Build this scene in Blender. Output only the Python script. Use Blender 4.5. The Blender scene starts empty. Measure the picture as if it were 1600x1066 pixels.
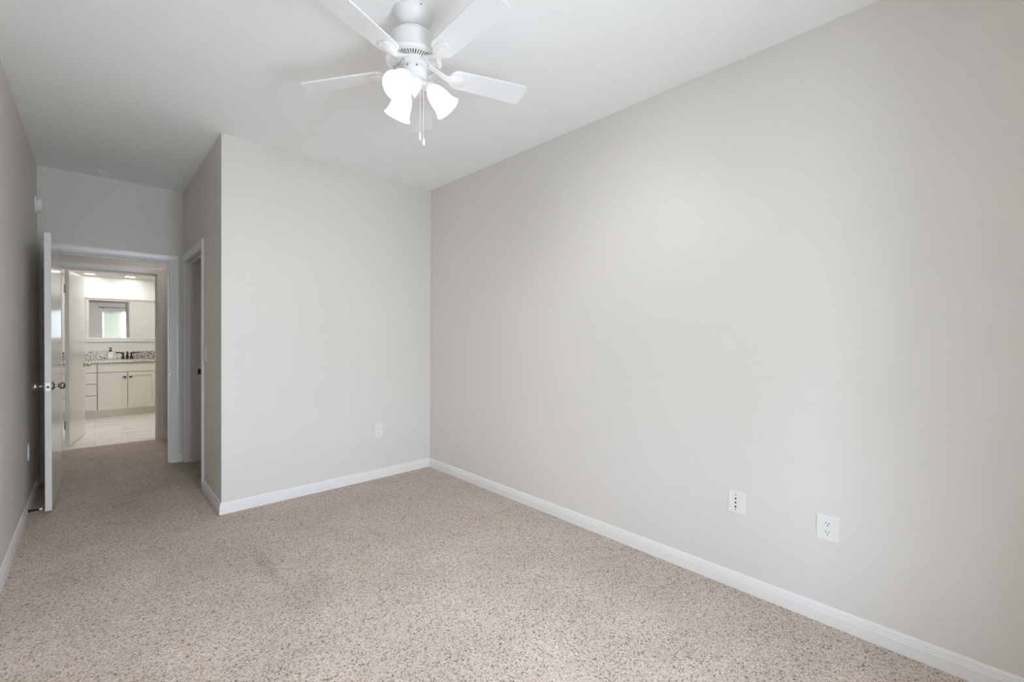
import bpy, bmesh, math, random
from mathutils import Vector, Matrix

# ------------------------------------------------------------------ camera
SC = bpy.context.scene
COL = SC.collection
PI = math.pi
R = math.radians

CAM_H = 1.3029
cam_data = bpy.data.cameras.new('camera')
cam_data.sensor_fit = 'HORIZONTAL'
cam_data.sensor_width = 36.0
cam_data.lens = 686.58 * 36.0 / 1600.0
cam_data.clip_start = 0.02
cam_data.clip_end = 200
cam = bpy.data.objects.new('camera', cam_data)
COL.objects.link(cam)
_y, _p, _r = R(43.5406), R(-0.6268), R(0.4102)
_f = Vector((math.sin(_y) * math.cos(_p), math.cos(_y) * math.cos(_p), math.sin(_p)))
_r0 = Vector((math.cos(_y), -math.sin(_y), 0))
_u0 = _r0.cross(_f)
_rt = math.cos(_r) * _r0 + math.sin(_r) * _u0
_up = -math.sin(_r) * _r0 + math.cos(_r) * _u0
cam.matrix_world = Matrix(((_rt.x, _up.x, -_f.x, 0), (_rt.y, _up.y, -_f.y, 0),
                           (_rt.z, _up.z, -_f.z, CAM_H), (0, 0, 0, 1)))
SC.camera = cam

# ------------------------------------------------------------------ light and exposure
SC.view_settings.view_transform = 'Standard'
SC.view_settings.look = 'None'
SC.view_settings.gamma = 1.0
SC.view_settings.use_curve_mapping = False
SC.view_settings.exposure = 0.0
SC.cycles.use_denoising = True
SC.cycles.max_bounces = 14
SC.cycles.diffuse_bounces = 10
SC.cycles.glossy_bounces = 6
SC.cycles.transparent_max_bounces = 12
SC.cycles.sample_clamp_indirect = 6.0
SC.cycles.caustics_reflective = False
SC.cycles.caustics_refractive = False

SKY_STRENGTH = 57
FAN_GLOW = 670.0               # bulbs inside the fan's glass shades
SHADE_GLOW = 1.12
CAN_GLOW = 50.0
BATH_FILL = 62.0  # added bathroom fill lamp, out of view
HALL_FILL = 19.0  # added hall fill lamp, hidden above the door head

world = bpy.data.worlds.new('daylight')
SC.world = world
world.use_nodes = True
_nt = world.node_tree
_bg = _nt.nodes['Background']
_tc = _nt.nodes.new('ShaderNodeTexCoord')
_sx = _nt.nodes.new('ShaderNodeSeparateXYZ')
_rp = _nt.nodes.new('ShaderNodeValToRGB')
_nt.links.new(_tc.outputs['Generated'], _sx.inputs[0])
_mr = _nt.nodes.new('ShaderNodeMapRange')
_mr.inputs[1].default_value = -1
_nt.links.new(_sx.outputs['Z'], _mr.inputs[0])
_nt.links.new(_mr.outputs[0], _rp.inputs[0])
_rp.color_ramp.elements[0].color = (0.58, 0.66, 0.74, 1)
_rp.color_ramp.elements[0].position = 0.0
_rp.color_ramp.elements[1].color = (0.78, 0.89, 1.05, 1)
_rp.color_ramp.elements[1].position = 0.62
_e = _rp.color_ramp.elements.new(0.47)
_e.color = (0.58, 0.66, 0.74, 1)
_e = _rp.color_ramp.elements.new(0.51)
_e.color = (0.80, 0.90, 1.04, 1)
_nt.links.new(_rp.outputs[0], _bg.inputs['Color'])
_bg.inputs['Strength'].default_value = SKY_STRENGTH

# ------------------------------------------------------------------ dimensions (metres)
H = 2.743
XL, XR, XC = -0.356, 2.425, 0.662        # left wall, right wall, closet side wall
YB, YF, YD = -0.62, 3.734, 5.569         # window wall, closet front, doorway wall
YD2 = YD + 0.12
YH, YH2 = 6.90, 7.02                     # hall / bathroom wall
YM = 9.80                                # bathroom mirror wall
TW = 0.12
TB = 0.34                       # window wall, thickened so its deep reveal cuts sideways daylight
CT = 0.152                      # closet side wall
DOOR_H = 2.022
WX0, WX1, WZ0, WZ1 = 0.20, 1.10, 0.42, 2.04   # bedroom window

# portal for the daylight through the bedroom window
_pl = bpy.data.lights.new('window_portal', 'AREA')
_pl.shape = 'RECTANGLE'
_pl.size, _pl.size_y = WX1 - WX0, WZ1 - WZ0
_pl.cycles.is_portal = True
_po = bpy.data.objects.new('window_portal', _pl)
COL.objects.link(_po)
_po.location = ((WX0 + WX1) / 2, YB - 0.38, (WZ0 + WZ1) / 2)
_po.rotation_euler = (R(90), 0, 0)


# ------------------------------------------------------------------ materials
def srgb(r, g, b):
    f = lambda c: (c / 255 / 12.92) if c / 255 <= 0.04045 else ((c / 255 + 0.055) / 1.055) ** 2.4
    return (f(r), f(g), f(b), 1)


def mat(name, color, rough=0.5, metal=0.0, spec=0.5, bump=None, emit=None, trans=0.0, coat=0.0):
    m = bpy.data.materials.new(name)
    m.use_nodes = True
    b = m.node_tree.nodes['Principled BSDF']
    b.inputs['Base Color'].default_value = color
    b.inputs['Roughness'].default_value = rough
    b.inputs['Metallic'].default_value = metal
    b.inputs['Specular IOR Level'].default_value = spec
    b.inputs['Coat Weight'].default_value = coat
    if trans:
        b.inputs['Transmission Weight'].default_value = trans
    if emit:
        b.inputs['Emission Color'].default_value = emit[0]
        b.inputs['Emission Strength'].default_value = emit[1]
    if bump:
        n, l = m.node_tree.nodes, m.node_tree.links
        tc = n.new('ShaderNodeTexCoord')
        t = n.new('ShaderNodeTexNoise')
        t.inputs['Scale'].default_value = bump[0]
        t.inputs['Detail'].default_value = 3
        bp = n.new('ShaderNodeBump')
        bp.inputs['Strength'].default_value = bump[1]
        bp.inputs['Distance'].default_value = bump[2]
        l.new(tc.outputs['Object'], t.inputs['Vector'])
        l.new(t.outputs['Fac'], bp.inputs['Height'])
        l.new(bp.outputs['Normal'], b.inputs['Normal'])
    return m


M_WALL = mat('greige_wall_paint', srgb(217, 213, 208), 0.42, spec=0.35, bump=(110, 0.28, 0.004))
M_CEIL = mat('ceiling_paint', srgb(244, 244, 244), 0.8, spec=0.2, bump=(90, 0.12, 0.004))
M_BATHWALL = mat('bathroom_wall_paint', srgb(231, 230, 226), 0.5, spec=0.3)
M_BATHCEIL = mat('bathroom_ceiling_paint', srgb(246, 245, 243), 0.8, spec=0.2)
M_TRIM = mat('white_trim_paint', srgb(229, 228, 226), 0.28, spec=0.5)
M_DOOR = mat('white_door_paint', srgb(224, 223, 221), 0.16, spec=0.6)
M_CAB = mat('cream_cabinet_paint', srgb(216, 210, 199), 0.4)
M_WHITE = mat('white_plastic', srgb(226, 226, 223), 0.35)
M_FAN = mat('fan_white_enamel', srgb(226, 225, 224), 0.35)
M_FANBLADE = mat('fan_blade_white', srgb(230, 229, 230), 0.4)
M_SLOT = mat('dark_slot', srgb(28, 27, 26), 0.6)
M_GREYSLOT = mat('grey_slot', srgb(120, 118, 115), 0.6)
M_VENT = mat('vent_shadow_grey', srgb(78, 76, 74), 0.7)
M_NICKEL = mat('satin_nickel', srgb(190, 186, 178), 0.22, metal=1.0)
M_BRONZE = mat('dark_bronze', srgb(46, 40, 34), 0.35, metal=0.7)
M_BLACK = mat('black_metal', srgb(24, 22, 20), 0.4)
M_GLOW = mat('lit_frosted_glass', srgb(244, 242, 238), 0.4, emit=((1.0, 0.955, 0.90, 1), SHADE_GLOW))
M_BULB = mat('lit_bulb', srgb(250, 248, 244), 0.4, emit=((1.0, 0.985, 0.96, 1), FAN_GLOW))
M_CAN = mat('lit_downlight_lens', srgb(250, 248, 240), 0.4, emit=((1.0, 0.985, 0.96, 1), CAN_GLOW))
M_HALLFILL = mat('hall_fill_lens', srgb(250, 248, 240), 0.4, emit=((1.0, 0.96, 0.89, 1), HALL_FILL))
M_BATHFILL = mat('bath_fill_lens', srgb(250, 248, 240), 0.4, emit=((1.0, 0.985, 0.965, 1), BATH_FILL))
M_MIRROR = mat('mirror_silver', (0.88, 0.89, 0.88, 1), 0.02, metal=1.0)
M_VINYL = mat('white_vinyl', srgb(236, 237, 238), 0.35)
M_ALARM = mat('alarm_plastic', srgb(240, 240, 242), 0.4)
M_CLEAR = mat('clear_bottle', srgb(236, 235, 228), 0.12, spec=0.5)
M_SOAP = mat('white_soap_label', srgb(244, 242, 236), 0.4)
M_RUBBER = mat('white_rubber', srgb(225, 225, 222), 0.7)


def glass_mat():
    m = bpy.data.materials.new('window_glass')
    m.use_nodes = True
    n, l = m.node_tree.nodes, m.node_tree.links
    n.remove(n['Principled BSDF'])
    o = n['Material Output']
    t = n.new('ShaderNodeBsdfTransparent')
    t.inputs[0].default_value = (0.96, 0.97, 0.97, 1)
    g = n.new('ShaderNodeBsdfGlossy')
    g.inputs['Roughness'].default_value = 0.02
    mx = n.new('ShaderNodeMixShader')
    mx.inputs[0].default_value = 0.06
    l.new(t.outputs[0], mx.inputs[1])
    l.new(g.outputs[0], mx.inputs[2])
    l.new(mx.outputs[0], o.inputs['Surface'])
    return m


def shade_mat():
    m = bpy.data.materials.new('translucent_roller_fabric')
    m.use_nodes = True
    n, l = m.node_tree.nodes, m.node_tree.links
    n.remove(n['Principled BSDF'])
    o = n['Material Output']
    d = n.new('ShaderNodeBsdfDiffuse')
    d.inputs[0].default_value = (0.72, 0.74, 0.66, 1)
    t = n.new('ShaderNodeBsdfTranslucent')
    t.inputs[0].default_value = (0.74, 0.78, 0.70, 1)
    mx = n.new('ShaderNodeMixShader')
    mx.inputs[0].default_value = 0.10
    l.new(d.outputs[0], mx.inputs[1])
    l.new(t.outputs[0], mx.inputs[2])
    l.new(mx.outputs[0], o.inputs['Surface'])
    return m


def carpet_mat():
    m = bpy.data.materials.new('flecked_beige_carpet')
    m.use_nodes = True
    n, l = m.node_tree.nodes, m.node_tree.links
    b = n['Principled BSDF']
    b.inputs['Roughness'].default_value = 1.0
    b.inputs['Specular IOR Level'].default_value = 0.05
    b.inputs['Sheen Weight'].default_value = 0.15
    tc = n.new('ShaderNodeTexCoord')
    # warp so that tufts are irregular
    wn = n.new('ShaderNodeTexNoise')
    wn.inputs['Scale'].default_value = 60
    l.new(tc.outputs['Object'], wn.inputs['Vector'])
    wa = n.new('ShaderNodeVectorMath'); wa.operation = 'MULTIPLY_ADD'
    wa.inputs[1].default_value = (0.008, 0.008, 0.0)
    l.new(wn.outputs['Color'], wa.inputs[0])
    l.new(tc.outputs['Object'], wa.inputs[2])
    v = n.new('ShaderNodeTexVoronoi')
    v.inputs['Scale'].default_value = 185
    l.new(wa.outputs[0], v.inputs['Vector'])
    sep = n.new('ShaderNodeSeparateColor')
    l.new(v.outputs['Color'], sep.inputs[0])
    ramp = n.new('ShaderNodeValToRGB')
    cr = ramp.color_ramp
    cr.elements[0].position = 0.0
    cr.elements[0].color = srgb(116, 98, 86)
    cr.elements[1].position = 1.0
    cr.elements[1].color = srgb(220, 211, 206)
    for pos, c in ((0.07, (142, 123, 110)), (0.13, (178, 160, 145)), (0.45, (198, 182, 168)), (0.75, (208, 195, 182))):
        e = cr.elements.new(pos)
        e.color = srgb(*c)
    l.new(sep.outputs[0], ramp.inputs[0])
    # fine fibre variation
    fn = n.new('ShaderNodeTexNoise')
    fn.inputs['Scale'].default_value = 420
    fn.inputs['Detail'].default_value = 2
    l.new(tc.outputs['Object'], fn.inputs['Vector'])
    fr = n.new('ShaderNodeMapRange')
    fr.inputs[1].default_value, fr.inputs[2].default_value = 0.3, 0.7
    fr.inputs[3].default_value, fr.inputs[4].default_value = 0.84, 1.12
    l.new(fn.outputs['Fac'], fr.inputs[0])
    # wear and traffic marks
    ln = n.new('ShaderNodeTexNoise')
    ln.inputs['Scale'].default_value = 2.6
    ln.inputs['Detail'].default_value = 4
    ln.inputs['Roughness'].default_value = 0.6
    l.new(tc.outputs['Object'], ln.inputs['Vector'])
    lr = n.new('ShaderNodeMapRange')
    lr.inputs[1].default_value, lr.inputs[2].default_value = 0.3, 0.7
    lr.inputs[3].default_value, lr.inputs[4].default_value = 0.89, 1.07
    l.new(ln.outputs['Fac'], lr.inputs[0])
    mul = n.new('ShaderNodeMath'); mul.operation = 'MULTIPLY'
    l.new(fr.outputs[0], mul.inputs[0]); l.new(lr.outputs[0], mul.inputs[1])
    last = mul

    def streak(cx, cy, ang, lx, ly, dark):
        nonlocal last
        mp = n.new('ShaderNodeMapping')
        mp.vector_type = 'TEXTURE'
        mp.inputs['Location'].default_value = (cx, cy, 0)
        mp.inputs['Rotation'].default_value = (0, 0, ang)
        mp.inputs['Scale'].default_value = (lx, ly, 1)
        l.new(tc.outputs['Object'], mp.inputs['Vector'])
        ad = n.new('ShaderNodeVectorMath'); ad.operation = 'MULTIPLY_ADD'
        ad.inputs[1].default_value = (0.7, 0.7, 0)
        ad.inputs[2].default_value = (-0.35, -0.35, 0)
        l.new(ln.outputs['Color'], ad.inputs[0])
        sm = n.new('ShaderNodeVectorMath'); sm.operation = 'ADD'
        l.new(mp.outputs[0], sm.inputs[0]); l.new(ad.outputs[0], sm.inputs[1])
        le = n.new('ShaderNodeVectorMath'); le.operation = 'LENGTH'
        l.new(sm.outputs[0], le.inputs[0])
        r = n.new('ShaderNodeMapRange')
        r.interpolation_type = 'SMOOTHSTEP'
        r.inputs[1].default_value, r.inputs[2].default_value = 0.2, 1.0
        r.inputs[3].default_value, r.inputs[4].default_value = dark, 1.0
        l.new(le.outputs['Value'], r.inputs[0])
        k = n.new('ShaderNodeMath'); k.operation = 'MULTIPLY'
        l.new(last.outputs[0], k.inputs[0]); l.new(r.outputs[0], k.inputs[1])
        last = k
    for s in STREAKS:
        streak(*s)
    mixc = n.new('ShaderNodeMix'); mixc.data_type = 'RGBA'; mixc.blend_type = 'MULTIPLY'
    mixc.inputs[0].default_value = 1.0
    cmb = n.new('ShaderNodeCombineColor')
    for i in range(3):
        l.new(last.outputs[0], cmb.inputs[i])
    l.new(ramp.outputs[0], mixc.inputs[6]); l.new(cmb.outputs[0], mixc.inputs[7])
    l.new(mixc.outputs[2], b.inputs['Base Color'])
    bp = n.new('ShaderNodeBump')
    bp.inputs['Strength'].default_value = 0.6
    bp.inputs['Distance'].default_value = 0.006
    inv = n.new('ShaderNodeMath'); inv.operation = 'SUBTRACT'
    inv.inputs[0].default_value = 1.0
    l.new(v.outputs['Distance'], inv.inputs[1])
    l.new(inv.outputs[0], bp.inputs['Height'])
    l.new(bp.outputs['Normal'], b.inputs['Normal'])
    return m


# traffic marks on the carpet: centre x, y, angle, half length, half width, darkening
STREAKS = [(0.70, 2.70, R(91), 0.38, 0.06, 0.84), (0.78, 2.30, R(60), 0.30, 0.15, 0.86), (1.34, 2.70, R(96), 0.20, 0.025, 0.84),
           (0.35, 1.75, R(50), 0.5, 0.22, 0.95), (0.42, 3.1, R(95), 0.6, 0.25, 0.93),
           (1.72, 2.95, R(20), 0.4, 0.16, 0.94), (0.2, 4.3, R(85), 0.9, 0.3, 0.94)]


def tile_mat():
    m = bpy.data.materials.new('veined_white_tile')
    m.use_nodes = True
    n, l = m.node_tree.nodes, m.node_tree.links
    b = n['Principled BSDF']
    b.inputs['Roughness'].default_value = 0.3
    tc = n.new('ShaderNodeTexCoord')
    mp = n.new('ShaderNodeMapping')
    mp.inputs['Scale'].default_value = (1.0, 6.0, 1.0)
    mp.inputs['Rotation'].default_value = (0, 0, R(4))
    l.new(tc.outputs['Object'], mp.inputs['Vector'])
    t = n.new('ShaderNodeTexNoise')
    t.inputs['Scale'].default_value = 2.2
    t.inputs['Detail'].default_value = 5
    l.new(mp.outputs[0], t.inputs['Vector'])
    rp = n.new('ShaderNodeValToRGB')
    rp.color_ramp.elements[0].position = 0.36
    rp.color_ramp.elements[0].color = srgb(214, 209, 200)
    rp.color_ramp.elements[1].position = 0.56
    rp.color_ramp.elements[1].color = srgb(238, 235, 229)
    l.new(t.outputs['Fac'], rp.inputs[0])
    br = n.new('ShaderNodeTexBrick')
    br.inputs['Scale'].default_value = 1.0
    br.inputs['Brick Width'].default_value = 0.61
    br.inputs['Row Height'].default_value = 0.305
    br.inputs['Mortar Size'].default_value = 0.0025
    br.inputs['Mortar'].default_value = srgb(190, 184, 172)
    l.new(tc.outputs['Object'], br.inputs['Vector'])
    l.new(rp.outputs[0], br.inputs['Color1']); l.new(rp.outputs[0], br.inputs['Color2'])
    l.new(br.outputs['Color'], b.inputs['Base Color'])
    return m


def granite_mat(name, base, flecks, scale, dark):
    m = bpy.data.materials.new(name)
    m.use_nodes = True
    n, l = m.node_tree.nodes, m.node_tree.links
    b = n['Principled BSDF']
    b.inputs['Roughness'].default_value = 0.2
    tc = n.new('ShaderNodeTexCoord')
    t = n.new('ShaderNodeTexNoise')
    t.inputs['Scale'].default_value = scale
    t.inputs['Detail'].default_value = 4
    t.inputs['Roughness'].default_value = 0.65
    l.new(tc.outputs['Object'], t.inputs['Vector'])
    rp = n.new('ShaderNodeValToRGB')
    rp.color_ramp.elements[0].position = dark
    rp.color_ramp.elements[0].color = srgb(*flecks)
    rp.color_ramp.elements[1].position = dark + 0.05
    rp.color_ramp.elements[1].color = srgb(*base)
    l.new(t.outputs['Fac'], rp.inputs[0])
    l.new(rp.outputs[0], b.inputs['Base Color'])
    return m


M_GLASS = glass_mat()
M_SHADE = shade_mat()
M_CARPET = carpet_mat()
M_TILE = tile_mat()
M_GRANITE = granite_mat('pale_granite', (212, 206, 195), (140, 131, 120), 75, 0.47)
M_SPLASH = granite_mat('dark_flecked_splash', (216, 210, 200), (96, 84, 76), 55, 0.475)


# ------------------------------------------------------------------ mesh helpers
def bm_new():
    return bmesh.new()


def box(bm, x0, x1, y0, y1, z0, z1, bevel=0.0, seg=2):
    r = bmesh.ops.create_cube(bm, size=1.0)
    vs = r['verts']
    bmesh.ops.scale(bm, vec=(x1 - x0, y1 - y0, z1 - z0), verts=vs)
    bmesh.ops.translate(bm, vec=((x0 + x1) / 2, (y0 + y1) / 2, (z0 + z1) / 2), verts=vs)
    if bevel:
        es = list({e for v in vs for e in v.link_edges})
        bmesh.ops.bevel(bm, geom=es, offset=bevel, segments=seg, profile=0.5, affect='EDGES')


def lathe(bm, prof, origin=(0, 0, 0), axis=(0, 0, 1), n=40, cap0=True, cap1=True, closed=False):
    """revolve (radius, height) pairs round an axis"""
    q = Vector((0, 0, 1)).rotation_difference(Vector(axis).normalized())
    o = Vector(origin)
    rings = []
    for r, h in prof:
        if r < 1e-6:
            rings.append([bm.verts.new(o + q @ Vector((0, 0, h)))])
        else:
            rings.append([bm.verts.new(o + q @ Vector((r * math.cos(2 * PI * k / n), r * math.sin(2 * PI * k / n), h))) for k in range(n)])
    prs = list(zip(rings[:-1], rings[1:]))
    if closed:
        prs.append((rings[-1], rings[0]))
    for a, b in prs:
        for k in range(n):
            k2 = (k + 1) % n
            if len(a) == 1 and len(b) == 1:
                continue
            if len(a) == 1:
                bm.faces.new((a[0], b[k2], b[k]))
            elif len(b) == 1:
                bm.faces.new((a[k], a[k2], b[0]))
            else:
                bm.faces.new((a[k], a[k2], b[k2], b[k]))
    if not closed:
        if cap0 and len(rings[0]) > 1:
            bm.faces.new(rings[0])
        if cap1 and len(rings[-1]) > 1:
            bm.faces.new(list(reversed(rings[-1])))
    bmesh.ops.recalc_face_normals(bm, faces=bm.faces)


def tube(bm, pts, r, n=10):
    pts = [Vector(p) for p in pts]
    rings = []
    for i, p in enumerate(pts):
        t = (pts[min(i + 1, len(pts) - 1)] - pts[max(i - 1, 0)]).normalized()
        a = t.cross(Vector((0, 0, 1)))
        if a.length < 1e-4:
            a = t.cross(Vector((1, 0, 0)))
        a.normalize()
        b = t.cross(a)
        rr = r[i] if isinstance(r, (list, tuple)) else r
        rings.append([bm.verts.new(p + rr * (math.cos(2 * PI * k / n) * a + math.sin(2 * PI * k / n) * b)) for k in range(n)])
    for a, b in zip(rings[:-1], rings[1:]):
        for k in range(n):
            k2 = (k + 1) % n
            bm.faces.new((a[k], a[k2], b[k2], b[k]))
    bm.faces.new(rings[0]); bm.faces.new(list(reversed(rings[-1])))
    bmesh.ops.recalc_face_normals(bm, faces=bm.faces)


def prism(bm, outline, z0, z1, bevel=0.0):
    """extrude a 2D outline between two heights"""
    lo = [bm.verts.new((x, y, z0)) for x, y in outline]
    hi = [bm.verts.new((x, y, z1)) for x, y in outline]
    n = len(outline)
    f0 = bm.faces.new(list(reversed(lo)))
    f1 = bm.faces.new(hi)
    for k in range(n):
        bm.faces.new((lo[k], lo[(k + 1) % n], hi[(k + 1) % n], hi[k]))
    if bevel:
        es = list(f0.edges) + list(f1.edges)
        bmesh.ops.bevel(bm, geom=es, offset=bevel, segments=2, profile=0.5, affect='EDGES')
    bmesh.ops.recalc_face_normals(bm, faces=bm.faces)


def obj(name, bm, m, parent=None, smooth=False):
    me = bpy.data.meshes.new(name)
    bm.to_mesh(me)
    bm.free()
    if smooth:
        for p in me.polygons:
            p.use_smooth = True
        me.set_sharp_from_angle(angle=R(38))
    for mm in (m if isinstance(m, (list, tuple)) else [m]):
        me.materials.append(mm)
    o = bpy.data.objects.new(name, me)
    COL.objects.link(o)
    if parent:
        o.parent = parent
        o.matrix_parent_inverse = parent.matrix_basis.inverted()
    return o


def tag(o, label, cat, group=None, kind=None):
    if label:
        o['label'] = label
    if cat:
        o['category'] = cat
    if group:
        o['group'] = group
    if kind:
        o['kind'] = kind
    return o


def thing(name, label, cat, loc, group=None, kind=None):
    o = bpy.data.objects.new(name, None)
    o.empty_display_size = 0.05
    o.location = loc
    COL.objects.link(o)
    return tag(o, label, cat, group, kind)


def struct(name, bm, m, label, cat, smooth=False):
    return tag(obj(name, bm, m, smooth=smooth), label, cat, kind='structure')


def boxes(lst):
    bm = bm_new()
    for b in lst:
        box(bm, *b)
    return bm


# ------------------------------------------------------------------ the room shell
OX0, OX1 = -0.268, 0.548       # clear width of the bedroom doorway
BX0, BX1 = -0.270, 0.553       # clear width of the bathroom doorway
CY0, CY1 = 4.500, 5.492        # clear width of the closet doorway
J = 0.018                      # jamb thickness
HX0, HX1 = -1.45, XR           # hall

struct('floor', boxes([(HX0 - TW, XR + TW, YB - TB, 6.95, -0.06, 0.0)]), M_CARPET,
       'flecked beige cut pile carpet covering bedroom, closet and hall floor', 'carpet')
struct('floor_bathroom', boxes([(HX0 - TW, XR + TW, 6.95, YM + TW, -0.06, 0.0)]), M_TILE,
       'veined white tile floor in the bathroom beyond both doorways', 'floor')
struct('ceiling', boxes([(HX0 - TW, XR + TW, YB - TB, YH2, H, H + 0.1)]), M_CEIL,
       'smooth white bedroom ceiling above the fan', 'ceiling')
struct('wall_right', boxes([(XR, XR + TW, YB - TB, YD, 0, H)]), M_WALL,
       'long blank greige wall on the right with two wall plates', 'wall')
struct('wall_left', boxes([(XL - TW, XL, YB - TB, YD, 0, H)]), M_WALL,
       'greige wall at the left edge behind the open door', 'wall')
struct('wall_front', boxes([(XC, XR, YF, YF + TW, 0, H)]), M_WALL,
       'greige wall facing the room, between closet corner and long wall', 'wall')
struct('wall_closet_side', boxes([(XC, XC + CT, YF + TW, CY0 - J, 0, H), (XC, XC + CT, CY1 + J, YD, 0, H),
                                  (XC, XC + CT, CY0 - J, CY1 + J, DOOR_H + J, H)]), M_WALL,
       'short greige side wall of the entry passage with closet doorway', 'wall')
struct('wall_entry', boxes([(HX0 - TW, OX0 - J, YD, YD2, 0, H), (OX1 + J, XR + TW, YD, YD2, 0, H),
                            (OX0 - J, OX1 + J, YD, YD2, DOOR_H + J, H)]), M_WALL,
       'greige wall with the bedroom doorway at the end of passage', 'wall')
struct('wall_back', boxes([(XL, WX0, YB - TB, YB, 0, H), (WX1, XR, YB - TB, YB, 0, H),
                           (WX0, WX1, YB - TB, YB, 0, WZ0), (WX0, WX1, YB - TB, YB, WZ1, H)]), M_WALL,
       'greige window wall behind the camera seen in bathroom mirror', 'wall')
struct('wall_hall', boxes([(HX0, BX0 - J, YH, YH2, 0, H), (BX1 + J, HX1, YH, YH2, 0, H),
                           (BX0 - J, BX1 + J, YH, YH2, DOOR_H + J, H)]), M_WALL,
       'hall wall around the bathroom doorway', 'wall')
struct('wall_hall_left', boxes([(HX0 - TW, HX0, YD2, YH2, 0, H)]), M_WALL, 'end wall of hall, out of sight at left', 'wall')
struct('wall_hall_right', boxes([(HX1, HX1 + TW, YD2, YH2, 0, H)]), M_WALL, 'end wall of hall, out of sight at right', 'wall')
# bathroom shell
BXL, BXR = -0.95, 1.15
struct('wall_bathroom_left', boxes([(BXL - TW, BXL, YH2, YM, 0, 2.44)]), M_BATHWALL, 'left bathroom wall behind the open bathroom door', 'wall')
struct('wall_bathroom_right', boxes([(BXR, BXR + TW, YH2, YM, 0, 2.44)]), M_BATHWALL, 'right bathroom wall beside the vanity', 'wall')
struct('wall_bathroom_back', boxes([(BXL - TW, BXR + TW, YM, YM + TW, 0, 2.44)]), M_BATHWALL, 'pale bathroom wall behind mirror and vanity', 'wall')
struct('wall_bathroom_front', boxes([(BXL, BX0 - J, YH2, YH2 + 0.008, 0, 2.44), (BX1 + J, BXR, YH2, YH2 + 0.008, 0, 2.44),
                                     (BX0 - J, BX1 + J, YH2, YH2 + 0.008, DOOR_H + J, 2.44)]), M_BATHWALL,
       'pale bathroom side of hall wall, seen in the mirror', 'wall')
struct('ceiling_bathroom', boxes([(BXL, BXR, YH2, YM, 2.44, 2.5)]), M_BATHCEIL, 'white bathroom ceiling', 'ceiling')
struct('ceiling_soffit', boxes([(BXL, BXR, 8.95, YM, 2.235, 2.44)]), M_BATHCEIL,
       'dropped white soffit with two downlights over the vanity', 'soffit')

# ------------------------------------------------------------------ baseboards
BB = [(0, 0), (0.014, 0), (0.014, 0.050), (0.0115, 0.054), (0.0115, 0.060), (0.009, 0.064), (0.009, 0.070), (0.005, 0.080), (0, 0.083)]


def base_run(name, a, b, na, nb, nrm, label):
    """baseboard from a to b along a wall with inward normal nrm; na/nb = mitre slide per unit thickness at each end"""
    d = (Vector(b) - Vector(a)).normalized()
    bm = bm_new()
    A = [bm.verts.new((a[0] + nrm[0] * u + d.x * na * u, a[1] + nrm[1] * u + d.y * na * u, v)) for u, v in BB]
    B = [bm.verts.new((b[0] + nrm[0] * u + d.x * nb * u, b[1] + nrm[1] * u + d.y * nb * u, v)) for u, v in BB]
    n = len(BB)
    for k in range(n):
        bm.faces.new((A[k], A[(k + 1) % n], B[(k + 1) % n], B[k]))
    bm.faces.new(A); bm.faces.new(list(reversed(B)))
    bmesh.ops.recalc_face_normals(bm, faces=bm.faces)
    return struct(name, bm, M_TRIM, label, 'baseboard')


CW = 0.070                      # casing width
base_run('baseboard_right', (XR, YB), (XR, YF), 1, -1, (-1, 0), 'white moulded baseboard along the long right wall')
base_run('baseboard_front', (XC, YF), (XR, YF), -1, -1, (0, -1), 'white moulded baseboard under the wall facing the room')
base_run('baseboard_closet_side', (XC, YF), (XC, CY0 - 0.005 - CW), -1, 0, (-1, 0), 'short white baseboard from closet corner to closet doorway')
base_run('baseboard_left', (XL, YB), (XL, YD), 1, -1, (1, 0), 'white moulded baseboard along the left wall behind door')
base_run('baseboard_entry', (OX1 + 0.005 + CW, YD), (XC, YD), 0, 0, (0, -1), 'sliver of white baseboard between bedroom and closet doorways')
base_run('baseboard_back', (XL, YB), (XR, YB), 1, -1, (0, 1), 'white baseboard under the window behind camera')
base_run('baseboard_hall', (BX1 + 0.005 + CW, YH), (HX1, YH), 0, 0, (0, -1), 'white hall baseboard right of the bathroom doorway')

# ------------------------------------------------------------------ door frames
CP = [(0, 0), (0, 0.008), (0.010, 0.011), (0.018, 0.0105), (0.050, 0.016), (CW - 0.006, 0.0165), (CW, 0.012), (CW, 0)]


def casing(bm, a, b, top, place):
    """U-shaped moulding round an opening a..b; place(s, t, z) maps opening coordinate s and stand-off t"""
    rows = []
    for u, v in CP:
        rows.append([bm.verts.new(place(a - u, v, 0)), bm.verts.new(place(a - u, v, top + u)),
                     bm.verts.new(place(b + u, v, top + u)), bm.verts.new(place(b + u, v, 0))])
    n = len(CP)
    for k in range(n):
        p, q = rows[k], rows[(k + 1) % n]
        for j in range(3):
            bm.faces.new((p[j], p[j + 1], q[j + 1], q[j]))
    bm.faces.new([r[0] for r in rows]); bm.faces.new([r[3] for r in reversed(rows)])
    bmesh.ops.recalc_face_normals(bm, faces=bm.faces)


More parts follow.
